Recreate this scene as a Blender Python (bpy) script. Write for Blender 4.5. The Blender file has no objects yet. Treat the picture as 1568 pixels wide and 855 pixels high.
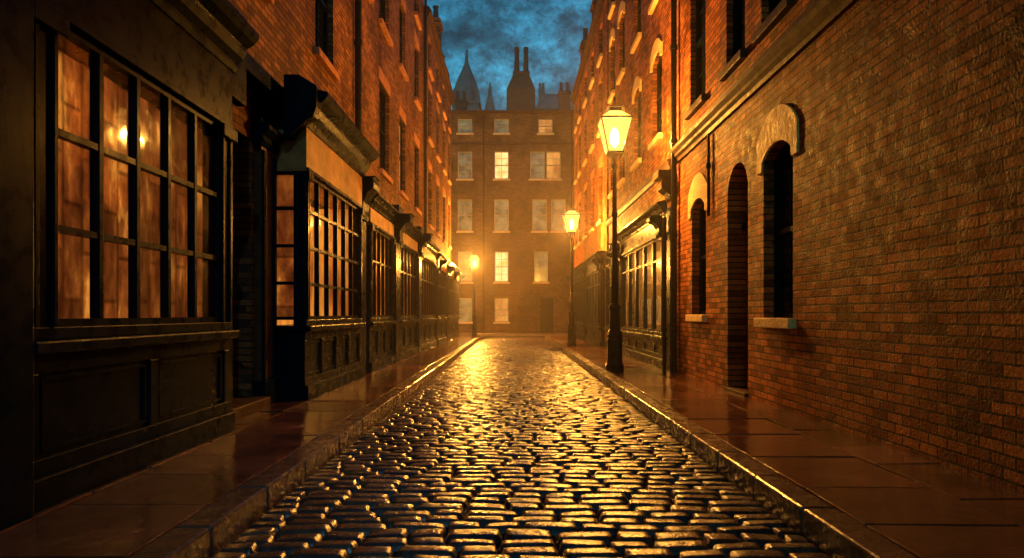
import bpy, math, random
import numpy as np
random.seed(7); np.random.seed(7)
scene=bpy.context.scene
CAMH=1.3
# ------------------------------------------------------------ helpers
def link(o,parent=None):
    scene.collection.objects.link(o)
    if parent is not None: o.parent=parent
    return o
def empty(name,loc=(0,0,0)):
    e=bpy.data.objects.new(name,None); e.location=loc; e.empty_display_size=.3
    return link(e)
class MB:
    def __init__(s): s.v=[]; s.f=[]
    def add(s,vs,fs):
        n=len(s.v); s.v.extend(vs); s.f.extend([tuple(i+n for i in f) for f in fs])
    def hexa(s,p): s.add(p,[(0,1,2,3),(7,6,5,4),(0,4,5,1),(1,5,6,2),(2,6,7,3),(3,7,4,0)])
    def box(s,x0,x1,y0,y1,z0,z1):
        s.hexa([(x0,y0,z0),(x0,y1,z0),(x1,y1,z0),(x1,y0,z0),(x0,y0,z1),(x0,y1,z1),(x1,y1,z1),(x1,y0,z1)])
    def frustum(s,a,z0,b,z1):
        x0,x1,y0,y1=a; X0,X1,Y0,Y1=b
        s.hexa([(x0,y0,z0),(x0,y1,z0),(x1,y1,z0),(x1,y0,z0),(X0,Y0,z1),(X0,Y1,z1),(X1,Y1,z1),(X1,Y0,z1)])
    def lathe(s,prof,n=12,c=(0,0,0),rot=0):
        vs=[];fs=[]
        for r,z in prof:
            for i in range(n):
                a=rot+2*math.pi*i/n; vs.append((c[0]+r*math.cos(a),c[1]+r*math.sin(a),c[2]+z))
        for k in range(len(prof)-1):
            for i in range(n):
                j=(i+1)%n; fs.append((k*n+i,k*n+j,(k+1)*n+j,(k+1)*n+i))
        fs.append(tuple(range(n))[::-1]); fs.append(tuple((len(prof)-1)*n+i for i in range(n)))
        s.add(vs,fs)
    def build(s,name,mat,parent=None,smooth=False,bevel=0,auto=False):
        me=bpy.data.meshes.new(name); me.from_pydata(s.v,[],s.f); me.update()
        o=bpy.data.objects.new(name,me); link(o,parent)
        if mat: me.materials.append(mat)
        import bmesh
        bm=bmesh.new(); bm.from_mesh(me); bmesh.ops.recalc_face_normals(bm,faces=bm.faces); bm.to_mesh(me); bm.free()
        if smooth:
            for p in me.polygons: p.use_smooth=True
        if bevel:
            m=o.modifiers.new('bevel','BEVEL'); m.width=bevel; m.segments=2; m.limit_method='ANGLE'; m.angle_limit=math.radians(40)
        return o
class Facade:
    def __init__(s,kind,o): s.k=kind; s.o=o
    def P(s,u,v,w):
        if s.k=='L': return (s.o+w,u,v)
        if s.k=='R': return (s.o-w,u,v)
        return (u,s.o-w,v)
class House:
    def __init__(s,name,F): s.name=name; s.F=F; s.parts={}; s.e=empty(name)
    def mb(s,part,mat,bevel=0,smooth=False):
        k=(part,mat.name,bevel,smooth)
        if k not in s.parts: s.parts[k]=(MB(),mat)
        return s.parts[k][0]
    def box(s,part,mat,u0,u1,v0,v1,w0,w1,bevel=0):
        P=s.F.P
        s.mb(part,mat,bevel).hexa([P(u0,v0,w0),P(u1,v0,w0),P(u1,v0,w1),P(u0,v0,w1),P(u0,v1,w0),P(u1,v1,w0),P(u1,v1,w1),P(u0,v1,w1)])
    def quad(s,part,mat,pts):
        s.mb(part,mat).add([s.F.P(*p) for p in pts],[tuple(range(len(pts)))])
    def prism(s,part,mat,prof,u0,u1,bevel=0,v=0,w=0,taper=0):
        n=len(prof); m=s.mb(part,mat,bevel)
        vs=[s.F.P(u0,b+v,a+w) for a,b in prof]+[s.F.P(u1,b+v,a+w) for a,b in prof]
        fs=[(i,(i+1)%n,n+(i+1)%n,n+i) for i in range(n)]+[tuple(range(n))[::-1],tuple(range(n,2*n))]
        m.add(vs,fs)
    def wall(s,mat,u0,u1,v0,v1,ops,depth=.22,reveal=None):
        reveal=reveal or mat
        us=sorted(set([u0,u1]+[o[0] for o in ops]+[o[1] for o in ops])); vs=sorted(set([v0,v1]+[o[2] for o in ops]+[o[3] for o in ops]))
        for i in range(len(us)-1):
            for j in range(len(vs)-1):
                cu=(us[i]+us[i+1])/2; cv=(vs[j]+vs[j+1])/2
                if any(o[0]<cu<o[1] and o[2]<cv<o[3] for o in ops): continue
                s.quad('walls',mat,[(us[i],vs[j],0),(us[i+1],vs[j],0),(us[i+1],vs[j+1],0),(us[i],vs[j+1],0)])
        for o in ops:
            a,b,c,d=o[:4]; rise=o[4] if len(o)>4 else 0; D=o[5] if len(o)>5 else depth
            sp=d-rise
            for u in (a,b): s.quad('reveals',reveal,[(u,c,0),(u,sp,0),(u,sp,-D),(u,c,-D)])
            s.quad('reveals',reveal,[(a,c,0),(b,c,0),(b,c,-D),(a,c,-D)])
            N=12 if rise else 1
            pts=arch(a,b,sp,rise,N)
            for k in range(N):
                p,q=pts[k],pts[k+1]
                s.quad('reveals',reveal,[(p[0],p[1],0),(q[0],q[1],0),(q[0],q[1],-D),(p[0],p[1],-D)])
                if rise: s.quad('walls',mat,[(p[0],p[1],0),(q[0],q[1],0),(q[0],d,0),(p[0],d,0)])
    def done(s):
        for (part,mn,bev,sm),(m,mat) in s.parts.items():
            m.build(part,mat,s.e,bevel=bev,smooth=sm)
def arch(a,b,sp,rise,N):
    if not rise: return [(a,sp),(b,sp)]
    h=(b-a)/2; R=(h*h+rise*rise)/(2*rise); cy=sp+rise-R; t0=math.asin(min(1,h/R)); 
    if rise>h: t0=math.pi-t0
    c=(a+b)/2
    return [(c+R*math.sin(-t0+2*t0*k/N),cy+R*math.cos(-t0+2*t0*k/N)) for k in range(N+1)]
# ------------------------------------------------------------ materials
def M(name):
    m=bpy.data.materials.new(name); m.use_nodes=True; nt=m.node_tree
    return m,nt,nt.nodes['Principled BSDF'],nt.nodes['Material Output']
def N(nt,t,**k):
    n=nt.nodes.new(t)
    for a,b in k.items():
        if a in n.inputs: n.inputs[a].default_value=b
        else: setattr(n,a,b)
    return n
def L(nt,a,b): nt.links.new(a,b)
def ramp(nt,src,stops,interp='LINEAR'):
    r=N(nt,'ShaderNodeValToRGB'); r.color_ramp.interpolation=interp
    el=r.color_ramp.elements
    while len(el)<len(stops): el.new(.5)
    for e,(p,c) in zip(el,stops):
        e.position=p; e.color=(c,c,c,1) if not isinstance(c,tuple) else (*c,1)
    L(nt,src,r.inputs[0]); return r.outputs[0]
def noise(nt,scale,detail=5,rough=.6,vec=None,sc=None):
    if vec is None: vec=N(nt,'ShaderNodeNewGeometry').outputs['Position']
    if sc:
        mp=N(nt,'ShaderNodeMapping'); mp.inputs['Scale'].default_value=sc; L(nt,vec,mp.inputs[0]); vec=mp.outputs[0]
    n=N(nt,'ShaderNodeTexNoise'); n.inputs['Scale'].default_value=scale; n.inputs['Detail'].default_value=detail; n.inputs['Roughness'].default_value=rough
    L(nt,vec,n.inputs['Vector']); return n.outputs['Fac']
def mul(nt,a,b,mode='MULTIPLY',f=1.0):
    n=N(nt,'ShaderNodeMix'); n.data_type='RGBA'; n.blend_type=mode; n.inputs[0].default_value=f
    for s,x in ((6,a),(7,b)):
        if hasattr(x,'links'): L(nt,x,n.inputs[s])
        else: n.inputs[s].default_value=(*x,1)
    return n.outputs[2]
def math_(nt,op,a,b):
    n=N(nt,'ShaderNodeMath'); n.operation=op
    for i,x in enumerate((a,b)):
        if hasattr(x,'links'): L(nt,x,n.inputs[i])
        else: n.inputs[i].default_value=x
    return n.outputs[0]
def bump(nt,h,dist,strength=1,prev=None):
    b=N(nt,'ShaderNodeBump'); b.inputs['Distance'].default_value=dist; b.inputs['Strength'].default_value=strength
    L(nt,h,b.inputs['Height'])
    if prev: L(nt,prev,b.inputs['Normal'])
    return b.outputs[0]
def brick(name,axis,c1,c2,mortar,blot=(.35,1.4)):
    m,nt,b,o=M(name)
    pos=N(nt,'ShaderNodeNewGeometry').outputs['Position']
    sep=N(nt,'ShaderNodeSeparateXYZ'); L(nt,pos,sep.inputs[0])
    cb=N(nt,'ShaderNodeCombineXYZ'); L(nt,sep.outputs['Y' if axis=='Y' else 'X'],cb.inputs[0]); L(nt,sep.outputs['Z'],cb.inputs[1])
    nz=N(nt,'ShaderNodeTexNoise'); nz.inputs['Scale'].default_value=2.2; nz.inputs['Detail'].default_value=5; L(nt,pos,nz.inputs['Vector'])
    sc=N(nt,'ShaderNodeVectorMath'); sc.operation='MULTIPLY_ADD'; L(nt,nz.outputs['Color'],sc.inputs[0]); sc.inputs[1].default_value=(.02,.022,0); L(nt,cb.outputs[0],sc.inputs[2])
    br=N(nt,'ShaderNodeTexBrick'); L(nt,sc.outputs[0],br.inputs['Vector'])
    for k,v in (('Scale',1),('Mortar Size',.010),('Mortar Smooth',.15),('Brick Width',.24),('Row Height',.088),('Bias',-.1)): br.inputs[k].default_value=v
    br.inputs['Color1'].default_value=(*c1,1); br.inputs['Color2'].default_value=(*c2,1); br.inputs['Mortar'].default_value=(*mortar,1)
    big=ramp(nt,noise(nt,.8,6,.65),[(.3,blot[0]),(.7,blot[1])])
    mid=ramp(nt,noise(nt,30,4,.7),[(.25,.6),(.75,1.35)])
    col=mul(nt,mul(nt,br.outputs['Color'],big),mid)
    L(nt,col,b.inputs['Base Color'])
    L(nt,ramp(nt,noise(nt,6,4),[(.3,.45),(.7,.75)]),b.inputs['Roughness']); b.inputs['Specular IOR Level'].default_value=.06
    inv=math_(nt,'SUBTRACT',1.0,br.outputs['Fac'])
    bw=N(nt,'ShaderNodeRGBToBW'); L(nt,br.outputs['Color'],bw.inputs[0])
    h=math_(nt,'ADD',inv,math_(nt,'MULTIPLY',bw.outputs[0],7))
    h=math_(nt,'ADD',h,math_(nt,'MULTIPLY',noise(nt,40,3,.6),.9))
    L(nt,bump(nt,h,.020,1),b.inputs['Normal'])
    return m
def plain(name,c,rough=(.3,.5),var=(.6,1.3),nscale=3,bumpd=.003,bscale=30,metal=0,sc=None,spec=.5,island=0):
    m,nt,b,o=M(name)
    col=mul(nt,c,ramp(nt,noise(nt,nscale,6,.65,sc=sc),[(.3,var[0]),(.7,var[1])]))
    if island:
        g=N(nt,'ShaderNodeNewGeometry'); col=mul(nt,col,ramp(nt,g.outputs['Random Per Island'],[(0,1-island),(1,1+island)]))
    L(nt,col,b.inputs['Base Color'])
    L(nt,ramp(nt,noise(nt,nscale*2.3,5),[(.35,rough[0]),(.65,rough[1])]),b.inputs['Roughness'])
    b.inputs['Metallic'].default_value=metal; b.inputs['Specular IOR Level'].default_value=spec
    if bumpd: L(nt,bump(nt,noise(nt,bscale,5,.6,sc=sc),bumpd),b.inputs['Normal'])
    return m
def emis(name,stops,scale,strength,sc=None,detail=3):
    m,nt,b,o=M(name); nt.nodes.remove(b)
    e=N(nt,'ShaderNodeEmission'); L(nt,ramp(nt,noise(nt,scale,detail,.6,sc=sc),stops),e.inputs[0]); e.inputs[1].default_value=strength
    L(nt,e.outputs[0],o.inputs[0]); return m
brickR=brick('red_brick_side','Y',(.56,.18,.05),(.13,.036,.014),(.085,.042,.025))
brickL=brick('brown_brick_side','Y',(.40,.17,.055),(.12,.05,.022),(.085,.05,.03))
brickE=brick('brown_brick_end','X',(.24,.13,.07),(.12,.07,.04),(.08,.055,.04))
wood=plain('painted_wood_dark',(.005,.010,.018),(.22,.38),(.6,1.5),3,.0012,10,sc=(1,1,.25),spec=.03)
woodb=plain('painted_wood_brown',(.09,.045,.02),(.35,.55),(.5,1.5),4,.003,18,spec=.2)
ochre=plain('fascia_ochre',(.42,.21,.065),(.4,.65),(.5,1.3),3,.003,18,spec=.2)
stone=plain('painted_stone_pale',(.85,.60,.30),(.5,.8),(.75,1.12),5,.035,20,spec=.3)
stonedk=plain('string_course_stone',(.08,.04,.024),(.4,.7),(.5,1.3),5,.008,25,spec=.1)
rubbed=plain('rubbed_brick_lintel',(.55,.22,.08),(.5,.8),(.6,1.3),8,.02,25,spec=.2)
iron=plain('cast_iron_black',(.008,.009,.012),(.25,.42),(.6,1.6),6,.003,40,spec=.2)
slate=plain('roof_slate',(.045,.05,.06),(.4,.7),(.5,1.4),3,.01,10)
doorm=plain('door_paint',(.008,.008,.012),(.35,.5),(.6,1.5),5,.003,20,spec=.15)
black=plain('recess_shade',(.006,.006,.008),(.9,1),(.8,1.2),3,0,spec=.1)  # near-black base colour, painting the shade at the back of the recess
goods=plain('shop_goods',(.20,.09,.035),(.3,.6),(.2,1.8),6,0)
clay=plain('chimney_clay',(.025,.035,.048),(.6,.8),(.6,1.4),3,.004,20)
hazy=plain('haze_tinted_masonry',(.11,.21,.28),(.8,.9),(.6,1.2),.5,0)  # aerial haze put into the base colour as a blue tint
def glassmat(name,tint,dirt=.015):
    m,nt,b,o=M(name); nt.nodes.remove(b)
    t=N(nt,'ShaderNodeBsdfTransparent'); t.inputs[0].default_value=(*tint,1)
    g=N(nt,'ShaderNodeBsdfGlossy'); g.inputs['Roughness'].default_value=.05; g.inputs[0].default_value=(.75,.75,.75,1)
    nb=bump(nt,noise(nt,2.2,2),.012,.5); L(nt,nb,g.inputs['Normal'])
    d=N(nt,'ShaderNodeBsdfDiffuse'); d.inputs[0].default_value=(.35,.2,.1,1)
    fr=N(nt,'ShaderNodeFresnel'); fr.inputs[0].default_value=1.6
    mx=N(nt,'ShaderNodeMixShader'); L(nt,fr.outputs[0],mx.inputs[0]); L(nt,t.outputs[0],mx.inputs[1]); L(nt,g.outputs[0],mx.inputs[2])
    m2=N(nt,'ShaderNodeMixShader'); m2.inputs[0].default_value=dirt; L(nt,mx.outputs[0],m2.inputs[1]); L(nt,d.outputs[0],m2.inputs[2])
    L(nt,m2.outputs[0],o.inputs[0]); return m
glass=glassmat('shop_glass',(.90,.78,.64))
m,nt,b,o=M('dark_window_glass'); b.inputs['Base Color'].default_value=(.006,.008,.011,1); b.inputs['Roughness'].default_value=.08; b.inputs['Specular IOR Level'].default_value=.35
L(nt,bump(nt,noise(nt,1.8,2),.02,.5),b.inputs['Normal']); darkglass=m
m,nt,b,o=M('sky_reflect_glass'); b.inputs['Roughness'].default_value=.15
L(nt,mul(nt,(.30,.38,.37),ramp(nt,noise(nt,1.5,4),[(.35,.4),(.65,1.5)])),b.inputs['Base Color']); skyglass=m  # grey-blue sky reflection painted into the base colour of the panes
litA=emis('lit_window_cream',[(.3,(.9,.35,.06)),(.6,(1,.68,.26))],1.4,1.6)
litB=emis('lit_window_amber',[(.3,(.35,.10,.02)),(.65,(1,.42,.09))],1.6,.8,sc=(1,1,.5))
litC=emis('lit_shop_interior',[(.33,(.13,.026,.005)),(.5,(.52,.145,.018)),(.68,(1,.42,.06))],2.1,1.25,sc=(1,1,.35))
dimC=emis('dim_shop_interior',[(.35,(.04,.012,.005)),(.65,(.42,.11,.02))],2.1,.5,sc=(1,1,.35))
curt,nt,b,o=M('painted_glow_blind'); nt.nodes.remove(b)  # window glow and blurred pane reflections painted as mottled emission, no lamp behind
n1=ramp(nt,noise(nt,3.0,5,.6,sc=(1.3,1.3,.55)),[(.34,(.10,.022,.006)),(.47,(.24,.062,.013)),(.57,(.42,.125,.022)),(.66,(1.0,.42,.07))])
n2=ramp(nt,noise(nt,10,5,.7,sc=(1,1,.5)),[(.3,.5),(.7,1.3)])
vo=N(nt,'ShaderNodeTexBrick'); g=N(nt,'ShaderNodeNewGeometry'); sp=N(nt,'ShaderNodeSeparateXYZ'); L(nt,g.outputs['Position'],sp.inputs[0]); cbx=N(nt,'ShaderNodeCombineXYZ'); L(nt,sp.outputs['Z'],cbx.inputs[0]); L(nt,sp.outputs['Y'],cbx.inputs[1]); L(nt,cbx.outputs[0],vo.inputs['Vector'])
for k,v in (('Scale',1),('Mortar Size',.03),('Mortar Smooth',.9),('Brick Width',.7),('Row Height',.23)): vo.inputs[k].default_value=v
vo.inputs['Color1'].default_value=(1.25,1.2,1.1,1); vo.inputs['Color2'].default_value=(.5,.5,.5,1); vo.inputs['Mortar'].default_value=(.45,.4,.35,1)
e_=N(nt,'ShaderNodeEmission'); L(nt,mul(nt,mul(nt,n1,n2),vo.outputs['Color']),e_.inputs[0]); e_.inputs[1].default_value=.8
L(nt,e_.outputs[0],o.inputs[0])
# ------------------------------------------------------------ architecture parts
CORN=[(0,0),(.03,0),(.05,.04),(.05,.07),(.10,.12),(.13,.18),(.13,.21),(.20,.25),(.24,.30),(.24,.34),(0,.40)]
def window(H,u0,u1,v0,v1,kind='dark',sill=True,lintel=True,depth=.16,frame=None,rise=0,cols=2,rows=2):
    fr=frame or wood; g={'dark':darkglass,'sky_pane':skyglass,'cream':litA,'amber':litB}[kind]
    w=-depth
    H.quad('window_panes',g,[(u0,v0,w),(u1,v0,w),(u1,v1,w),(u0,v1,w)])
    f=.06; a,b=w+.005,w+.06
    H.box('window_frames',fr,u0,u0+f,v0,v1,a,b); H.box('window_frames',fr,u1-f,u1,v0,v1,a,b)
    H.box('window_frames',fr,u0+f,u1-f,v0,v0+f,a,b-.003); H.box('window_frames',fr,u0+f,u1-f,v1-f-rise*.4,v1,a,b-.003)
    vm=(v0+v1)/2; H.box('window_frames',fr,u0+f,u1-f,vm-.03,vm+.03,a,b+.02)
    for i in range(1,cols):
        uu=u0+(u1-u0)*i/cols; H.box('window_frames',fr,uu-.014,uu+.014,v0+f,vm-.03,a,b-.02); H.box('window_frames',fr,uu-.014,uu+.014,vm+.03,v1-f,a,b-.02)
    if rows>1:
        for c,d in ((v0+f,vm-.03),(vm+.03,v1-f)):
            for i in range(1,rows):
                vv=c+(d-c)*i/rows; H.box('window_frames',fr,u0+f,u1-f,vv-.012,vv+.012,a,b-.025)
    if sill: H.box('window_sills',stone if sill is True else sill,u0-.1,u1+.1,v0-.13,v0-.002,-.05,.10,bevel=.012)
    if lintel: 
        H.prism('window_lintels',rubbed,[(0,0),(.018,0),(.018,.30),(0,.30)],u0-.1,u1+.1,v=v1+.003)
def hood(H,u0,u1,sp,rise,t,drop,mat,w=.06,s=.1):
    n=14; inner=arch(u0,u1,sp,rise,n); outer=arch(u0-s,u1+s,sp+t*.62,rise+t*.38,n)
    m=H.mb('window_hoods',mat)
    P=H.F.P; vs=[];fs=[]
    inn=[(u0,sp-drop)]+inner+[(u1,sp-drop)]; out=[(u0-s,sp-drop)]+outer+[(u1+s,sp-drop)]
    k=len(inn)
    for a in (-.01,w):
        for p in inn: vs.append(P(p[0],p[1],a))
        for p in out: vs.append(P(p[0],p[1],a))
    for i in range(k-1):
        fs+= [(2*k+i,2*k+i+1,3*k+i+1,3*k+i),(k+i,k+i+1,3*k+i+1,3*k+i),(i,i+1,2*k+i+1,2*k+i),(i,i+1,k+i+1,k+i)]
    fs+=[(0,k,3*k,2*k),(k-1,2*k-1,4*k-1,3*k-1)]
    m.add(vs,fs)
def console(H,u0,u1,v0,v1,w,mat,d=.28):
    h=v1-v0
    prof=[(0,0),(.05,0),(.09,h*.1),(.07,h*.22),(.08,h*.4),(d*.55,h*.62),(d*.95,h*.72),(d,h*.85),(d*.9,h*.96),(d+.03,h),(0,h)]
    H.prism('consoles',mat,prof,u0,u1,bevel=.01,v=v0,w=w)
def shop(H,u0,u1,w,vs=1.22,vt=3.2,ft=3.75,cols=5,rows=(),pil=.25,npan=2,inner=None,fm=None,paint=None,sidewin=False,bar=.045,ch=1.0,cons=True,ib=-.3,shelves=True):
    p=paint or wood; fm=fm or p
    H.box('plinth',p,u0-.02,u1+.02,.10,.32,-.1,w+.05,bevel=.012)
    H.box('stall_riser',p,u0,u1,.32,vs-.16,-.1,w-.035)
    tr=(vs-.16)-.12
    H.box('stall_riser_rails',p,u0,u1,tr,vs-.16,w-.034,w,bevel=.006); H.box('stall_riser_rails',p,u0,u1,.32,.42,w-.034,w,bevel=.006)
    st=.12
    for i in range(npan+1):
        c=u0+st/2+(u1-u0-st)*i/npan
        H.box('stall_riser_rails',p,c-st/2,c+st/2,.422,tr-.002,w-.034,w-.002,bevel=.006)
    for i in range(npan):
        a=u0+st+(u1-u0-st)*i/npan+.04; b=u0+(u1-u0-st)*(i+1)/npan-.04
        if b>a+.1:
            for (c,d,e,f) in ((a,b,.455,.475),(a,b,tr-.055,tr-.035),(a,a+.02,.477,tr-.057),(b-.02,b,.477,tr-.057)):
                H.box('panel_moulding',p,c,d,e,f,w-.034,w-.015)
    H.box('shop_sill',p,u0-.04,u1+.04,vs-.16,vs-.08,-.1,w+.09,bevel=.015)
    H.box('shop_sill',p,u0,u1,vs-.08,vs,w-.16,w+.02,bevel=.008)
    for a,b in ((u0,u0+pil),(u1-pil,u1)):
        H.box('pilasters',p,a,b,vs,vt,w-.16,w+.01,bevel=.008)
        H.box('pilasters',p,a+.03,a+.07,vs,vt,w+.01,w+.035,bevel=.006); H.box('pilasters',p,b-.07,b-.03,vs,vt,w+.01,w+.035,bevel=.006)
        H.box('pilaster_caps',p,a-.03,b+.03,vt-.12,vt,w+.036,w+.07,bevel=.01)
    a,b=u0+pil,u1-pil
    for c,d in ((vs,vs+.05),(vt-.05,vt)): H.box('glazing_bars',p,a,b,c,d,w-.07,w-.005)
    for i in range(1,cols):
        c=a+(b-a)*i/cols; H.box('glazing_bars',p,c-bar/2,c+bar/2,vs+.05,vt-.05,w-.07,w,bevel=.006)
    for r in rows: H.box('glazing_bars',p,a,b,r-.022,r+.022,w-.065,w-.006)
    H.quad('glass_panes',glass,[(a,vs,w-.04),(b,vs,w-.04),(b,vt,w-.04),(a,vt,w-.04)])
    for k,uu in enumerate((u0,u1-.04)):
        if k==0 and sidewin:
            y0,y1=.02,w-.17
            H.box('side_window_frame',p,uu,uu+.05,vs,vt,-.1,y0); 
            for r in (vs+.02,)+tuple(rows)+(vt-.03,): H.box('side_window_frame',p,uu,uu+.05,r-.022,r+.022,y0,y1+.005)
            H.quad('glass_panes',glass,[(uu+.025,vs,y0),(uu+.025,vs,y1),(uu+.025,vt,y1),(uu+.025,vt,y0)])
            H.quad('side_glow_sheet',curt,[(uu+.25,vs,-.3),(uu+.25,vs,w-.17),(uu+.25,vt,w-.17),(uu+.25,vt,-.3)])  # emissive sheet added so the side window looks bright
        else: H.box('side_return',p,uu,uu+.04,vs,vt,-.1,w-.163)
    H.box('fascia',fm,u0,u1,vt,ft,-.1,w+.02)
    H.box('fascia_trim',p,u0,u1,vt,vt+.05,w+.021,w+.05,bevel=.006)
    H.prism('cornice',p,[(x*ch,y*ch) for x,y in CORN],u0-.05,u1+.05,v=ft,w=w)
    H.box('cornice_backing',p,u0-.05,u1+.05,ft+.002,ft+.39*ch,-.1,w)
    if cons:
        console(H,u0-.03,u0+pil-.04,vt-.05,ft-.003,w+.072,p); console(H,u1-pil+.04,u1+.03,vt-.05,ft-.003,w+.072,p)
    if inner:
        H.quad('shop_interior',inner,[(u0+.05,.3,ib),(u1-.05,.3,ib),(u1-.05,vt,ib),(u0+.05,vt,ib)])
        H.quad('shop_interior',inner,[(u1-.045,.3,ib),(u1-.045,.3,w-.17),(u1-.045,vt,w-.17),(u1-.045,vt,ib)])
        if shelves:
          for sv in (1.25,1.75,2.3):
            if random.random()<.6:
                H.box('shelf',doorm,a+.05,b-.05,sv-.02,sv,ib+.02,ib+.2)
                q=a+.1
                while q<b-.2:
                    ww=random.uniform(.05,.16); hh=random.uniform(.08,.34)
                    if random.random()<.5: H.box('shelf_goods',random.choice([doorm,goods]),q,q+ww,sv+.002,sv+hh,ib+.03,ib+.13)
                    q+=ww+random.uniform(.03,.25)
def downpipe(H,u,v0,v1,w=.09,r=.05):
    m=H.mb('downpipe',iron)
    c=H.F.P(u,0,w); m.lathe([(r,v0),(r,v1)],10,(c[0],c[1],0))
    v=v0+.8
    while v<v1:
        m.lathe([(r+.018,v),(r+.018,v+.09)],10,(c[0],c[1],0)); v+=1.9
def chimney(F,u,du,w0,w1,z0,z1,npots=3,mat=None,name='chimney_stack'):
    H=House(name,F); mat=mat or brickL
    H.box('stack',mat,u-du,u+du,z0,z1,w1,w0)
    H.box('corbel',mat,u-du-.07,u+du+.07,z1,z1+.15,w1-.07,w0+.07); H.box('corbel',mat,u-du-.02,u+du+.02,z1+.15,z1+.28,w1-.02,w0+.02)
    for i in range(npots):
        ww=w1+(w0-w1)*(i+.5)/npots; c=F.P(u,0,ww); H.mb('chimney_pots',clay).lathe([(.15,z1+.28),(.11,z1+.9),(.14,z1+.95),(.14,z1+1.0)],10,(c[0],c[1],0))
    H.done()
def shell(H,u0,u1,z,near=True):
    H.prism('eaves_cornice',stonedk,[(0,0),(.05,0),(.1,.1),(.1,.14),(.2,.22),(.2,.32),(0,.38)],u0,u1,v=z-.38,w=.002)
    H.quad('roof',slate,[(u0,z+.003,.15),(u1,z+.003,.15),(u1,z+1.4,-4),(u0,z+1.4,-4)])
    for u in (u0+.002,u1-.002):
        H.quad('end_wall',brickE,[(u,0,-.02),(u,z,-.02),(u,z+1.4,-4),(u,z,-8),(u,0,-8)])
# ------------------------------------------------------------ LEFT SIDE
FL=Facade('L',-3.3)
H=House('brick_house',FL)
wins=[(1.2,2.2,5.6,7.9),(4.6,5.7,5.6,7.9),(8.0,9.1,5.6,7.9),(11.45,12.6,5.75,8.0)]
wins+=[(a,b,9.3,11.2) for a,b,_,_ in wins]
ops=[(3.45,6.98,0,3.7),(7.15,8.62,0,3.5),(9.32,12.75,0,3.6)]
H.wall(brickL,-6,14.38,0,13.8,wins+ops)
for a,b,c,d in wins: window(H,a,b,c,d,'dark',sill=rubbed)
shell(H,-6,14.38,13.8)
shop(H,4.0,6.9,.45,vs=1.22,vt=3.15,ft=3.75,cols=5,rows=(1.84,2.45),pil=.27,npan=2,bar=.055,ch=1.15,cons=False)
H.box('corner_pier',wood,3.3,3.97,0.1,3.9,-.1,.53,bevel=.02)
H.box('corner_pier',wood,3.27,3.9,3.9,4.4,-.1,.62,bevel=.02)
R0,R1,WB=4.06,6.84,.12
m=H.mb('glow_blind',curt,0,True); vs=[];fs=[]; n=60
for i in range(n+1):
    u=R0+(R1-R0)*i/n; w=WB+.01*math.sin(u*11)
    vs+=[FL.P(u,1.15,w),FL.P(u,3.2,w)]
for i in range(n): fs.append((2*i,2*i+2,2*i+3,2*i+1))
m.add(vs,fs)
H.quad('glow_blind_return',curt,[(R1,1.15,WB),(R1,1.15,.28),(R1,3.2,.28),(R1,3.2,WB)])
H.quad('display_floor',woodb,[(R0,1.2,WB-.05),(R1,1.2,WB-.05),(R1,1.2,.28),(R0,1.2,.28)])
# recessed door between shops
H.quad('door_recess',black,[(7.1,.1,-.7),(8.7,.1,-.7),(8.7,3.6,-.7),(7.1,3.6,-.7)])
H.box('shop_door',doorm,7.3,8.5,.27,2.7,-.66,-.6); 
for a,b,c,d in ((7.4,7.85,.45,1.2),(7.95,8.4,.45,1.2),(7.4,7.85,1.35,2.5),(7.95,8.4,1.35,2.5)): H.box('door_panels',wood,a,b,c,d,-.6,-.575,bevel=.01)
for uu in (7.12,8.65): H.quad('door_recess_side',wood,[(uu,.1,-.7),(uu,.1,0),(uu,3.6,0),(uu,3.6,-.7)])
H.quad('door_recess_side',wood,[(7.12,3.5,-.7),(8.65,3.5,-.7),(8.65,3.5,0),(7.12,3.5,0)])
H.box('door_step',stonedk,7.0,8.64,.1,.26,-.6,.25,bevel=.015)
H.box('pilaster_dark',wood,7.0,7.35,.1,3.75,.003,.30,bevel=.015)
H.box('pilaster_dark',wood,6.96,7.42,3.55,4.5,.302,.42,bevel=.015)
H.box('slim_pilaster',woodb,8.72,9.2,.1,3.5,.003,.10,bevel=.01)
H.box('slim_pilaster',wood,8.72,8.80,.45,3.4,.10,.135,bevel=.008); H.box('slim_pilaster',wood,9.12,9.2,.45,3.4,.10,.135,bevel=.008)
H.box('slim_pilaster',wood,8.66,9.24,.1,.45,.003,.17,bevel=.012)
H.prism('slim_pilaster_capital',wood,[(0,0),(.12,0),(.15,.06),(.14,.12),(.22,.2),(.22,.26),(.12,.3),(.12,.5),(.2,.56),(.24,.64),(0,.66)],8.64,9.26,v=3.45,w=.003,bevel=.008)
H.box('entablature',wood,6.96,9.2,4.12,4.32,.003,.25,bevel=.01)
# shop B
shop(H,9.3,12.75,.48,vs=1.22,vt=3.25,ft=3.85,cols=6,rows=(1.72,2.23,2.74),pil=.16,npan=4,inner=litC,fm=ochre,sidewin=True,bar=.04,ch=1.35,cons=False,ib=-.35,shelves=False)
H.prism('corner_console',wood,[(0,0),(.10,.02),(.16,.12),(.28,.22),(.40,.30),(.44,.42),(.44,.70),(.2,.85),(0,.85)],9.10,9.33,v=3.65,w=.25,bevel=.015)
H.box('end_pilaster',wood,12.8,13.5,.1,3.9,.003,.42,bevel=.015)
console(H,12.85,13.4,3.1,3.9,.422,wood)
downpipe(H,14.2,4.2,13.4,.10,.07)
H.done()
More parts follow.
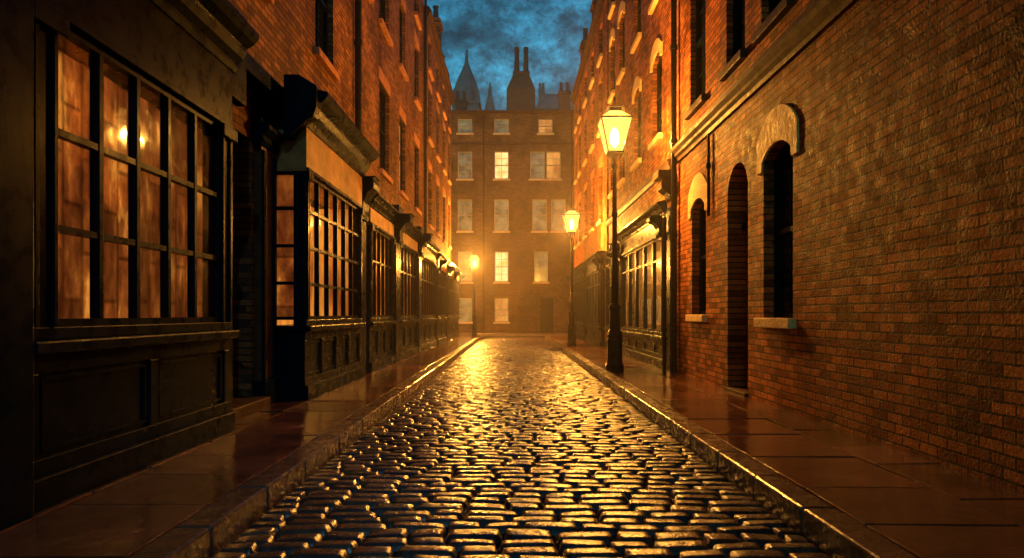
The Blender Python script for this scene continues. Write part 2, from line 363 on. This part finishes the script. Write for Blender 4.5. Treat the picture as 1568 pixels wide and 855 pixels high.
# house 2
FL2=Facade('L',-3.33); H=House('brick_house',FL2)
cs=[(17.15,18.5),(20.2,21.3),(23.3,24.4)]
wins=[(a,b,c,d) for a,b in cs for c,d in ((4.95,7.2),(8.7,10.7),(11.6,13.1))]+[(15.0,15.9,8.7,10.7)]
H.wall(brickL,14.4,25.8,0,13.9,wins+[(14.5,18.4,0,3.4),(19.0,22.5,0,3.4),(22.9,25.5,0,3.4)])
for i,(a,b,c,d) in enumerate(wins): window(H,a,b,c,d,'amber' if i in(3,6,7) else 'dark',sill=rubbed)
shell(H,14.4,25.8,13.9)
shop(H,13.75,16.5,.46,vt=3.1,ft=3.45,cols=5,rows=(2.4,),pil=.2,npan=3,inner=litC,fm=ochre,ch=.8,cons=False)
shop(H,17.3,20.6,.46,vt=3.1,ft=3.45,cols=5,rows=(2.4,),pil=.22,npan=3,inner=litC,fm=ochre,ch=.8,cons=False)
shop(H,21.3,25.6,.46,vt=3.1,ft=3.45,cols=6,rows=(2.4,),pil=.24,npan=3,inner=litC,fm=ochre,ch=.8,cons=False)
for a,b in ((16.55,17.25),(20.65,21.25)):
    H.box('pier',wood,a,b,.1,3.6,-.1,.52,bevel=.015); console(H,a+.08,b-.08,3.05,3.75,.522,wood,.35)
    H.box('pier_cap',wood,a-.04,b+.04,3.6,3.95,-.1,.60,bevel=.02)
downpipe(H,25.6,3.9,13.5)
H.done()
FL3=Facade('L',-3.26); H=House('brick_house',FL3)
cs=[(26.6,27.7),(29.4,30.5),(32.2,33.3),(34.8,35.8)]
wins=[(a,b,c,d) for a,b in cs for c,d in ((4.8,7.0),(8.2,10.2),(10.9,12.2))]
H.wall(brickL,25.82,36.6,0,12.9,wins+[(26,29.4,0,3.4),(30.2,36,0,3.4)])
for i,(a,b,c,d) in enumerate(wins): window(H,a,b,c,d,'amber' if i in(0,1,6,7) else 'sky_pane',sill=rubbed,lintel=c<10)
shell(H,25.82,36.6,12.9)
for a,b in ((26.0,29.3),(30.0,33.0),(33.4,36.3)):
    shop(H,a,b,.42,vt=3.0,ft=3.35,cols=5,rows=(2.4,),inner=litC,fm=ochre,ch=.7)
H.done()
chimney(FL3,32.2,.45,-.1,-1.5,12.9,14.8,3); chimney(FL3,36.0,.4,-.15,-1.2,12.9,13.9,2)
chimney(FL2,25.8,.5,-.2,-1.8,13.9,15.6,4)
# ------------------------------------------------------------ RIGHT SIDE
FR=Facade('R',3.36); H=House('brick_house',FR)
aw=[(8.165,9.12,1.25,3.48,.17),(11.82,12.75,1.29,3.38,.17)]
door=(9.72,10.64,.12,3.55,.40,.32)
uw=[(8.2,9.2,5.1,7.5),(9.85,10.7,5.1,7.5),(11.85,12.85,5.1,7.5),(5.0,6.0,5.1,7.5),(2.0,3.0,5.1,7.5)]
uw2=[(a,b,9.0,11.0) for a,b,_,_ in uw]
H.wall(brickR,-6,13.9,0,13.8,aw+[door]+uw+uw2)
shell(H,-6,13.9,13.8)
for a,b,c,d,r in aw:
    window(H,a,b,c,d,'dark',sill=stone,lintel=False,depth=.2,rise=r,cols=2,rows=1)
    hood(H,a,b,d-r,r,.44,.12,stone,.03,s=.18)
for a,b,c,d in uw+uw2: window(H,a,b,c,d,'dark',sill=stonedk,lintel=True)
a,b=door[:2]
H.quad('door_leaf',doorm,[(a,.12,-.3),(b,.12,-.3),(b,3.55,-.3),(a,3.55,-.3)])
for c,d in ((.35,1.1),(1.25,2.45)):
    for e,f in ((a+.1,(a+b)/2-.05),((a+b)/2+.05,b-.1)): H.box('door_panels',doorm,e,f,c,d,-.298,-.27,bevel=.008)
H.box('door_transom',doorm,a,b,2.6,2.7,-.298,-.22)
H.box('door_step',stonedk,a-.02,b+.02,.10,.17,-.3,.06,bevel=.012)
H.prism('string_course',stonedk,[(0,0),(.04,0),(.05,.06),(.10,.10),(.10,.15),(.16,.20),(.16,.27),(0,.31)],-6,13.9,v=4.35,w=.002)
downpipe(H,13.75,.12,13.4,.1,.06); downpipe(H,11.5,2.95,4.34,.05,.025)
H.done()
FR2=Facade('R',3.40); H=House('brick_house',FR2)
cs=[(15.5,16.5),(18.0,19.0),(20.6,21.6),(22.6,23.5)]
wins=[(a,b,c,d,.14) for a,b in cs for c,d in ((5.4,7.4),(8.7,10.6),(11.6,13.1))]
H.wall(brickR,13.92,24,0,13.9,wins+[(14.6,20.4,0,3.2),(21.2,23.6,0,3.2)])
for a,b,c,d,r in wins: window(H,a,b,c,d,'dark',sill=stone,lintel=False,rise=r); hood(H,a,b,d-r,r,.3,.1,stone,.05)
shell(H,13.92,24,13.9)
shop(H,14.5,20.5,.14,vs=.9,vt=3.0,ft=3.4,cols=5,rows=(2.5,),pil=.3,npan=5,inner=dimC,ch=.8,bar=.2,ib=-.4)
shop(H,21.2,23.7,.12,vs=.9,vt=2.9,ft=3.2,cols=3,rows=(2.4,),pil=.2,npan=3,inner=dimC,ch=.6,bar=.12,ib=-.4)
H.box('end_pier',wood,13.96,14.42,.1,3.5,.003,.16,bevel=.015)
console(H,13.96,14.4,3.3,4.1,.05,stonedk,.3); H.box('pier_cap',stonedk,13.93,14.46,4.1,4.25,.003,.42,bevel=.015)
downpipe(H,14.15,.12,3.3,.24,.045)
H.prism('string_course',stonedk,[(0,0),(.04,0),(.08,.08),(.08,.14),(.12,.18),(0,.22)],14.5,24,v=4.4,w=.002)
H.done()
FR3=Facade('R',3.34); H=House('brick_house',FR3)
cs=[(25.2,26.2),(27.8,28.8),(30.4,31.4),(33,34),(35,35.8)]
wins=[(a,b,c,d) for a,b in cs for c,d in ((4.8,6.9),(8.2,10.1),(10.9,12.2))]
H.wall(brickR,24.02,36.6,0,12.9,wins+[(24.6,29.4,0,3.2),(30.2,36,0,3.2)])
for i,(a,b,c,d) in enumerate(wins): window(H,a,b,c,d,'dark',sill=stone,lintel=c<10)
shell(H,24.02,36.6,12.9)
shop(H,24.5,29.4,.14,vs=.9,vt=2.9,ft=3.3,cols=5,rows=(2.4,),inner=dimC,ch=.7,bar=.16)
shop(H,30.2,36.2,.14,vs=.9,vt=2.9,ft=3.3,cols=6,rows=(2.4,),inner=dimC,ch=.7,bar=.16)
H.done()
chimney(FR3,29.0,.4,-.1,-1.4,12.9,14.3,3,brickR); chimney(FR3,34.0,.4,-.1,-1.4,12.9,14.5,3,brickR); chimney(FR2,23.9,.5,-.2,-1.6,13.9,15.5,4,brickR)
# ------------------------------------------------------------ END BUILDING
FE=Facade('E',47.0); H=House('tenement_building',FE)
ws=[]
for c,k in ((-3.24,'sky_pane'),(-.72,'sky_pane'),(2.3,'amber')): ws.append((c-.5,c+.5,13.75,14.75,k))
for c,k in ((-3.24,'sky_pane'),(-.72,'cream'),(1.75,'sky_pane'),(2.85,'amber')): ws.append((c-.5,c+.5,10.6,12.5,k))
for c,k in ((-3.24,'sky_pane'),(-.72,'sky_pane'),(1.9,'sky_pane'),(3.2,'sky_pane')): ws.append((c-.5,c+.5,7.0,9.2,k))
for c,k in ((-3.24,'amber'),(-.72,'cream'),(2.0,'sky_pane')): ws.append((c-.48,c+.48,3.5,5.6,k))
for c,k in ((-3.24,'sky_pane'),(-.72,'amber')): ws.append((c-.48,c+.48,.75,2.4,k))
for c in (-12,-9.5,-6.5,6.5,9.5,12):
    for a,b in ((10.6,12.5),(7,9.2),(3.5,5.6),(.9,2.5)): ws.append((c-.5,c+.5,a,b,'sky_pane'))
H.wall(brickE,-15,15,0,15.1,[w[:4] for w in ws]+[(1.95,2.85,.12,2.4)])
white=plain('sash_paint_pale',(.45,.40,.32),(.4,.6),(.7,1.2),3,0)
for a,b,c,d,k in ws: window(H,a,b,c,d,k,frame=white,cols=2,rows=2,lintel=False,sill=stone)
H.quad('door',doorm,[(1.95,.12,-.15),(2.85,.12,-.15),(2.85,2.4,-.15),(1.95,2.4,-.15)])
H.box('parapet',stonedk,-15,15,15.1,15.3,-.35,.1); H.box('string_course',stonedk,-15,15,12.95,13.1,.002,.07)
H.quad('roof',slate,[(-15,15.0,-.3),(15,15.0,-.3),(15,15.4,-9),(-15,15.4,-9)])
for x in (-1.95,4.1): downpipe(H,x,.12,15,.08,.05)
H.done()
e=empty('chimney_stack')
m=MB(); m.box(-.38,1.62,47.6,48.8,15.0,17.0); m.frustum((-.38,1.62,47.6,48.8),17.0,(.1,1.2,47.8,48.6),18.1); m.box(.05,1.25,47.75,48.65,18.1,18.3); m.build('stack',clay,e)
m=MB()
for x in (.34,.98): m.lathe([(.2,18.3),(.15,19.7),(.19,19.8),(.17,20.1)],10,(x,48.2,0))
m.build('chimney_pots',clay,e,smooth=False)
for x,top in ((-3.6,16.2),(3.7,16.8)):
    e=empty('chimney_stack'); m=MB(); m.box(x-.4,x+.4,48,48.8,15,top); m.box(x-.46,x+.46,47.94,48.86,top,top+.15); m.build('stack',clay,e)
    m=MB(); [m.lathe([(.13,top+.15),(.1,top+.9)],8,(x+q,48.4,0)) for q in (-.22,.22)]; m.build('chimney_pots',clay,e)
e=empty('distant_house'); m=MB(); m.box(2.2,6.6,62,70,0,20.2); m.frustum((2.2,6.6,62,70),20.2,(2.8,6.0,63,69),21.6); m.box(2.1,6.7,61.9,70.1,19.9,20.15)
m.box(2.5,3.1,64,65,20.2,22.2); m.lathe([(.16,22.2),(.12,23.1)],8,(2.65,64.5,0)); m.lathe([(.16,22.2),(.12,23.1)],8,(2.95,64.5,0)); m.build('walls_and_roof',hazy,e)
m=MB(); m.box(3.2,4.0,61.95,62,18.2,19.5); m.box(4.8,5.6,61.95,62,18.2,19.5); m.build('windows',skyglass,e)
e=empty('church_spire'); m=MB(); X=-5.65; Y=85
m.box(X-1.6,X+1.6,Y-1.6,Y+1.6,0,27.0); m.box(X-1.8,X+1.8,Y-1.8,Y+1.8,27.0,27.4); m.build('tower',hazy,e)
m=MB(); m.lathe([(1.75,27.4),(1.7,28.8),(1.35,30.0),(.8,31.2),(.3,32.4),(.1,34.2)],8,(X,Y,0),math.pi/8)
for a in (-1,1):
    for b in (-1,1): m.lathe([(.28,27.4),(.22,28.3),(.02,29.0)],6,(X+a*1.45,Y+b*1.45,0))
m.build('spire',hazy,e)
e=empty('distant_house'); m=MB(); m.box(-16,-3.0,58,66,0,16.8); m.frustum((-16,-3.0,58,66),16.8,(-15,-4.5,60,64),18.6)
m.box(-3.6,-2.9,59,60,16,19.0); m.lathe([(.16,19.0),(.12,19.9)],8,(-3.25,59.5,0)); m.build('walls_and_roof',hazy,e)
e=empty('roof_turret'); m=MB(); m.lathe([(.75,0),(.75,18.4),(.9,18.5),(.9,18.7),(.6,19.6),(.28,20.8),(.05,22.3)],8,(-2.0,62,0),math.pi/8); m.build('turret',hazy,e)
# ------------------------------------------------------------ GROUND
gm=plain('ground_earth',(.03,.028,.028),(.5,.8),(.6,1.3),.3,.01,5)
m=MB(); m.add([(-300,-100,-.06),(300,-100,-.06),(300,400,-.06),(-300,400,-.06)],[(0,1,2,3)]); m.build('ground',gm)
e=empty('cobbled_road')
bed=plain('cobble_joint_grit',(.014,.012,.011),(.35,.7),(.5,1.5),8,.006,60)
m=MB(); m.add([(-1.7,-4,-.045),(1.8,-4,-.045),(1.8,36.6,-.045),(-1.7,36.6,-.045)],[(0,1,2,3)]); m.build('joint_bed',bed,e)
cm,nt,b,o=M('wet_cobble')
g=N(nt,'ShaderNodeNewGeometry')
col=mul(nt,ramp(nt,g.outputs['Random Per Island'],[(0,(.030,.028,.034)),(.5,(.08,.052,.038)),(1,(.15,.085,.05))]),ramp(nt,noise(nt,14,6,.7),[(.3,.5),(.7,1.4)]))
L(nt,col,b.inputs['Base Color'])
L(nt,ramp(nt,noise(nt,5,5,.7),[(.3,.16),(.55,.30),(.75,.48)]),b.inputs['Roughness']); b.inputs['Specular IOR Level'].default_value=1.0
h=math_(nt,'ADD',noise(nt,11,5,.6),math_(nt,'MULTIPLY',noise(nt,80,3,.6),.15))
L(nt,bump(nt,h,.012,.85),b.inputs['Normal'])
nx,ny=8,6
s=np.linspace(-1,1,nx); t=np.linspace(-1,1,ny); S,T=np.meshgrid(s,t,indexing='ij')
S2=np.sign(S)*np.abs(S)**.45; T2=np.sign(T)*np.abs(T)**.45
quads=np.array([(i*ny+j,(i+1)*ny+j,(i+1)*ny+j+1,i*ny+j+1) for i in range(nx-1) for j in range(ny-1)])
allv=[];allf=[];cnt=0; y=1.2
while y<36.45:
    rh=random.uniform(.13,.17); x=-1.65+random.uniform(-.18,0)
    while x<1.75:
        w=random.uniform(.20,.37)
        x0=max(x,-1.645); x1=min(x+w,1.745)
        if 1.745-x1<.1: x1=1.745
        if x1-x0>.09:
            g_=.005; hx=(x1-x0)/2-g_; hy=rh/2-g_; cx=(x0+x1)/2; cy=y+rh/2+.02*math.sin(cx*2.3+y*.7)+random.uniform(-.006,.006)
            px=S2*np.sqrt(1-.06*T2**4)*hx; py=T2*np.sqrt(1-.14*S2**6)*hy
            px=px+np.random.uniform(-.008,.008)*T2; py=py+np.random.uniform(-.009,.009)*S2
            hh=(1-np.abs(S2)**10)*(1-np.abs(T2)**9)
            z=-.040+.040*np.clip(hh,0,1)**.33+.0045*(1-T2**2)*(1-.5*S2**2)+np.random.uniform(-.004,.004)+np.random.uniform(-.006,.006)*S2+np.random.uniform(-.004,.004)*T2+np.random.normal(0,.0009,S2.shape)
            z=z+.035*(1-(cx/1.75)**2)-.02
            allv.append(np.stack([cx+px,cy+py,z],-1).reshape(-1,3)); allf.append(quads+cnt); cnt+=nx*ny
        x+=w
    y+=rh
me=bpy.data.meshes.new('cobblestones'); me.from_pydata(np.concatenate(allv).tolist(),[],np.concatenate(allf).tolist()); me.update()
for p in me.polygons: p.use_smooth=True
me.materials.append(cm); link(bpy.data.objects.new('cobblestones',me),e)
xs,nt,b,o=M('wet_setts')
pos=N(nt,'ShaderNodeNewGeometry').outputs['Position']
br=N(nt,'ShaderNodeTexBrick'); L(nt,pos,br.inputs['Vector'])
for k,v in (('Scale',1),('Mortar Size',.015),('Mortar Smooth',.6),('Brick Width',.3),('Row Height',.15)): br.inputs[k].default_value=v
br.inputs['Color1'].default_value=(.08,.06,.05,1); br.inputs['Color2'].default_value=(.045,.035,.03,1); br.inputs['Mortar'].default_value=(.015,.012,.01,1)
L(nt,br.outputs['Color'],b.inputs['Base Color']); b.inputs['Roughness'].default_value=.3
L(nt,bump(nt,math_(nt,'ADD',math_(nt,'SUBTRACT',1.0,br.outputs['Fac']),noise(nt,9,4)),.02),b.inputs['Normal'])
m=MB(); m.add([(-30,36.5,-.012),(30,36.5,-.012),(30,41.2,-.012),(-30,41.2,-.012)],[(0,1,2,3)]); m.build('cross_street',xs)
slabm=plain('wet_flagstone',(.13,.050,.030),(.04,.24),(.4,1.5),2.2,.005,8,spec=.9,island=.45)
kerbm=plain('wet_granite_kerb',(.12,.07,.045),(.14,.36),(.5,1.4),5,.003,22,spec=.7,island=.25)
jm=plain('pavement_joint',(.006,.006,.006),(.7,.9),(.6,1.3),5,0,spec=.1)
def pavement(xk,xw,sgn):
    e=empty('pavement')
    m=MB(); a,b=sorted((xk+sgn*.03,xw)); m.box(a,b,-4,36.4,-.05,.10); m.build('joint_bed',jm,e)
    m=MB(); y=-4
    while y<36.1:
        l=random.uniform(.8,1.15); l=min(l,36.3-y); dz=random.uniform(-.004,.004)
        a,b=sorted((xk,xk+sgn*.21)); m.box(a+random.uniform(-.004,.004),b-.004,y+.005,y+l-.005,-.05,.13+dz); y+=l
    m.build('kerb_stones',kerbm,e,bevel=.018)
    m=MB(); W=abs(xw-xk)-.21; cols=[.54,.46]; 
    c0=xk+sgn*.215
    off=0
    for k,c in enumerate(cols):
        wd=W*c; y=-4-off; off=.45
        while y<36.2:
            l=random.uniform(.7,1.1); y1=min(y+l,36.38)
            a,b=sorted((c0,c0+sgn*wd)); z=.122+random.uniform(-.004,.004); tx=random.uniform(-.005,.005); ty=random.uniform(-.005,.005); q=.009
            m.hexa([(a+q,y+q,.05),(a+q,y1-q,.05),(b-q,y1-q,.05),(b-q,y+q,.05),(a+q,y+q,z-tx-ty),(a+q,y1-q,z-tx+ty),(b-q,y1-q,z+tx+ty),(b-q,y+q,z+tx-ty)])
            y=y1
            if y1>=36.38: break
        c0+=sgn*wd
    m.build('flagstones',slabm,e,bevel=.008)
    m=MB(); a,b=sorted((xk+sgn*.05,sgn*30)); m.box(a,b,36.4,36.6,-.05,.13); m.build('end_kerb',kerbm,e,bevel=.02)
pavement(-1.65,-3.5,-1); pavement(1.75,3.6,1)
e=empty('pavement'); m=MB(); m.box(-30,30,41.2,41.4,-.05,.13); m.build('kerb_stones',kerbm,e,bevel=.02)
m=MB(); m.box(-30,30,41.41,47,-.05,.122); m.build('flagstones',slabm,e)
# ------------------------------------------------------------ STREET LAMPS
gl,nt,b,o=M('lantern_glass'); nt.nodes.remove(b)
t=N(nt,'ShaderNodeBsdfTransparent'); em=N(nt,'ShaderNodeEmission'); em.inputs[0].default_value=(1,.45,.075,1); em.inputs[1].default_value=1.15
ad=N(nt,'ShaderNodeAddShader'); L(nt,t.outputs[0],ad.inputs[0]); L(nt,em.outputs[0],ad.inputs[1]); L(nt,ad.outputs[0],o.inputs[0])
flame,nt,b,o=M('gas_mantle'); nt.nodes.remove(b); em=N(nt,'ShaderNodeEmission'); em.inputs[0].default_value=(1,.62,.2,1); em.inputs[1].default_value=7; L(nt,em.outputs[0],o.inputs[0])
for q in (gl,flame,litA,litB):
    try: q.cycles.emission_sampling='NONE'
    except Exception: pass
def lamp(x,y,s,power,z0=.125):
    e=empty('street_lamp',(x,y,z0)); e.scale=(s,s,s)
    m=MB(); m.lathe([(.20,0),(.20,.10),(.175,.14),(.165,.2),(.165,.62),(.15,.68),(.17,.74),(.15,.80),(.12,.86),(.105,1.25),(.13,1.3),(.13,1.34),(.085,1.40)],8,rot=math.pi/8); m.build('pedestal',iron,e,bevel=.006)
    m=MB(); m.lathe([(.075,1.38),(.07,1.7),(.085,1.74),(.085,1.79),(.062,1.83),(.050,3.2),(.066,3.23),(.066,3.28),(.048,3.32),(.042,4.2),(.07,4.24),(.07,4.28),(.04,4.33),(.06,4.42),(.10,4.5),(.05,4.54)],14); m.build('post',iron,e,smooth=True)
    zb,zt,rb,rt=4.56,5.20,.155,.315
    m=MB(); m.frustum((-rb-.02,rb+.02,-rb-.02,rb+.02),zb-.05,(-rb-.01,rb+.01,-rb-.01,rb+.01),zb)
    for a in (-1,1):
        for b in (-1,1):
            def sq(cx,cy,r): return (cx-r,cx+r,cy-r,cy+r)
            m.frustum(sq(a*rb,b*rb,.012),zb,sq(a*rt,b*rt,.012),zt)
    for a in (-1,1):
        m.box(-rt-.02,rt+.02,a*rt-.018,a*rt+.018,zt,zt+.035); m.box(a*rt-.018,a*rt+.018,-rt+.019,rt-.019,zt,zt+.035)
        m.frustum((a*.04-.01,a*.04+.01,-.01,.01),4.36,(a*.145-.01,a*.145+.01,-.01,.01),zb-.05)
    m.build('lantern_frame',iron,e)
    m=MB(); m.add([(-rb,-rb,zb),(rb,-rb,zb),(rb,rb,zb),(-rb,rb,zb),(-rt,-rt,zt),(rt,-rt,zt),(rt,rt,zt),(-rt,rt,zt)],[(0,1,5,4),(1,2,6,5),(2,3,7,6),(3,0,4,7)]); m.build('lantern_glass',gl,e)
    m=MB(); m.add([(-rt,-rt,zt+.03),(rt,-rt,zt+.03),(rt,rt,zt+.03),(-rt,rt,zt+.03),(-.12,-.12,zt+.2),(.12,-.12,zt+.2),(.12,.12,zt+.2),(-.12,.12,zt+.2)],[(0,1,5,4),(1,2,6,5),(2,3,7,6),(3,0,4,7)]); m.build('lantern_roof_glass',gl,e)
    m=MB(); m.box(-.13,.13,-.13,.13,zt+.20,zt+.27); m.frustum((-.16,.16,-.16,.16),zt+.27,(-.04,.04,-.04,.04),zt+.35); m.lathe([(.03,zt+.35),(.045,zt+.39),(.015,zt+.43),(.03,zt+.47),(.004,zt+.56)],8); m.build('lantern_cap',iron,e)
    m=MB(); m.lathe([(.02,4.66),(.085,4.74),(.10,4.88),(.07,5.02),(.01,5.08)],10); m.build('gas_mantle',flame,e,smooth=True)
    ld=bpy.data.lights.new('lamp_light','POINT'); ld.energy=power; ld.color=(1,.41,.055); ld.shadow_soft_size=.12
    lo=bpy.data.objects.new('lamp_light',ld); lo.location=(0,0,4.86); link(lo,e)
lamp(2.15,14.3,1.0,10500); lamp(2.2,25.2,.92,9500); lamp(-1.95,35.5,.78,13000)
# ------------------------------------------------------------ MIST
mm,nt,b,o=M('mist'); nt.nodes.remove(b)
vs=N(nt,'ShaderNodeVolumeScatter'); vs.inputs['Density'].default_value=.0045; vs.inputs['Anisotropy'].default_value=.6; vs.inputs['Color'].default_value=(1,.85,.7,1)
L(nt,vs.outputs[0],o.inputs['Volume'])
m=MB(); m.box(-3.1,3.2,10.5,46.5,-.2,9.5); m.build('mist',mm)
# ------------------------------------------------------------ WORLD
w=bpy.data.worlds.new('World'); scene.world=w; w.use_nodes=True; nt=w.node_tree
bg=nt.nodes['Background']
sky=N(nt,'ShaderNodeTexSky'); sky.sky_type='NISHITA'; sky.sun_disc=False; sky.sun_elevation=math.radians(4); sky.sun_rotation=math.radians(200)
tc=N(nt,'ShaderNodeTexCoord')
c1=ramp(nt,noise(nt,11,9,.74,vec=tc.outputs['Generated'],sc=(1,1,1.4)),[(.36,.28),(.5,.8),(.64,2.2)])
c2=ramp(nt,noise(nt,45,6,.7,vec=tc.outputs['Generated']),[(.3,.55),(.7,1.45)])
col=mul(nt,mul(nt,mul(nt,sky.outputs[0],(.15,.88,1.25)),c1),c2)
L(nt,col,bg.inputs[0]); bg.inputs[1].default_value=.095
sd=bpy.data.lights.new('blue_fill_sun','SUN'); sd.energy=.22; sd.angle=math.radians(.5); sd.color=(.35,.7,1)  # faint blue fill light added from behind the camera, no visible moon
so=bpy.data.objects.new('fill_sun',sd); so.rotation_euler=(math.radians(50),0,math.radians(20)); link(so)
# ------------------------------------------------------------ CAMERA
cd=bpy.data.cameras.new('camera'); cd.sensor_width=36; cd.lens=24; cd.shift_y=.0341; cd.clip_end=1000; cd.clip_start=.05
co=bpy.data.objects.new('camera',cd); co.location=(0,0,CAMH); co.rotation_euler=(math.radians(90),0,0); link(co)
scene.camera=co
scene.view_settings.view_transform='Standard'; scene.view_settings.look='None'; scene.view_settings.exposure=0
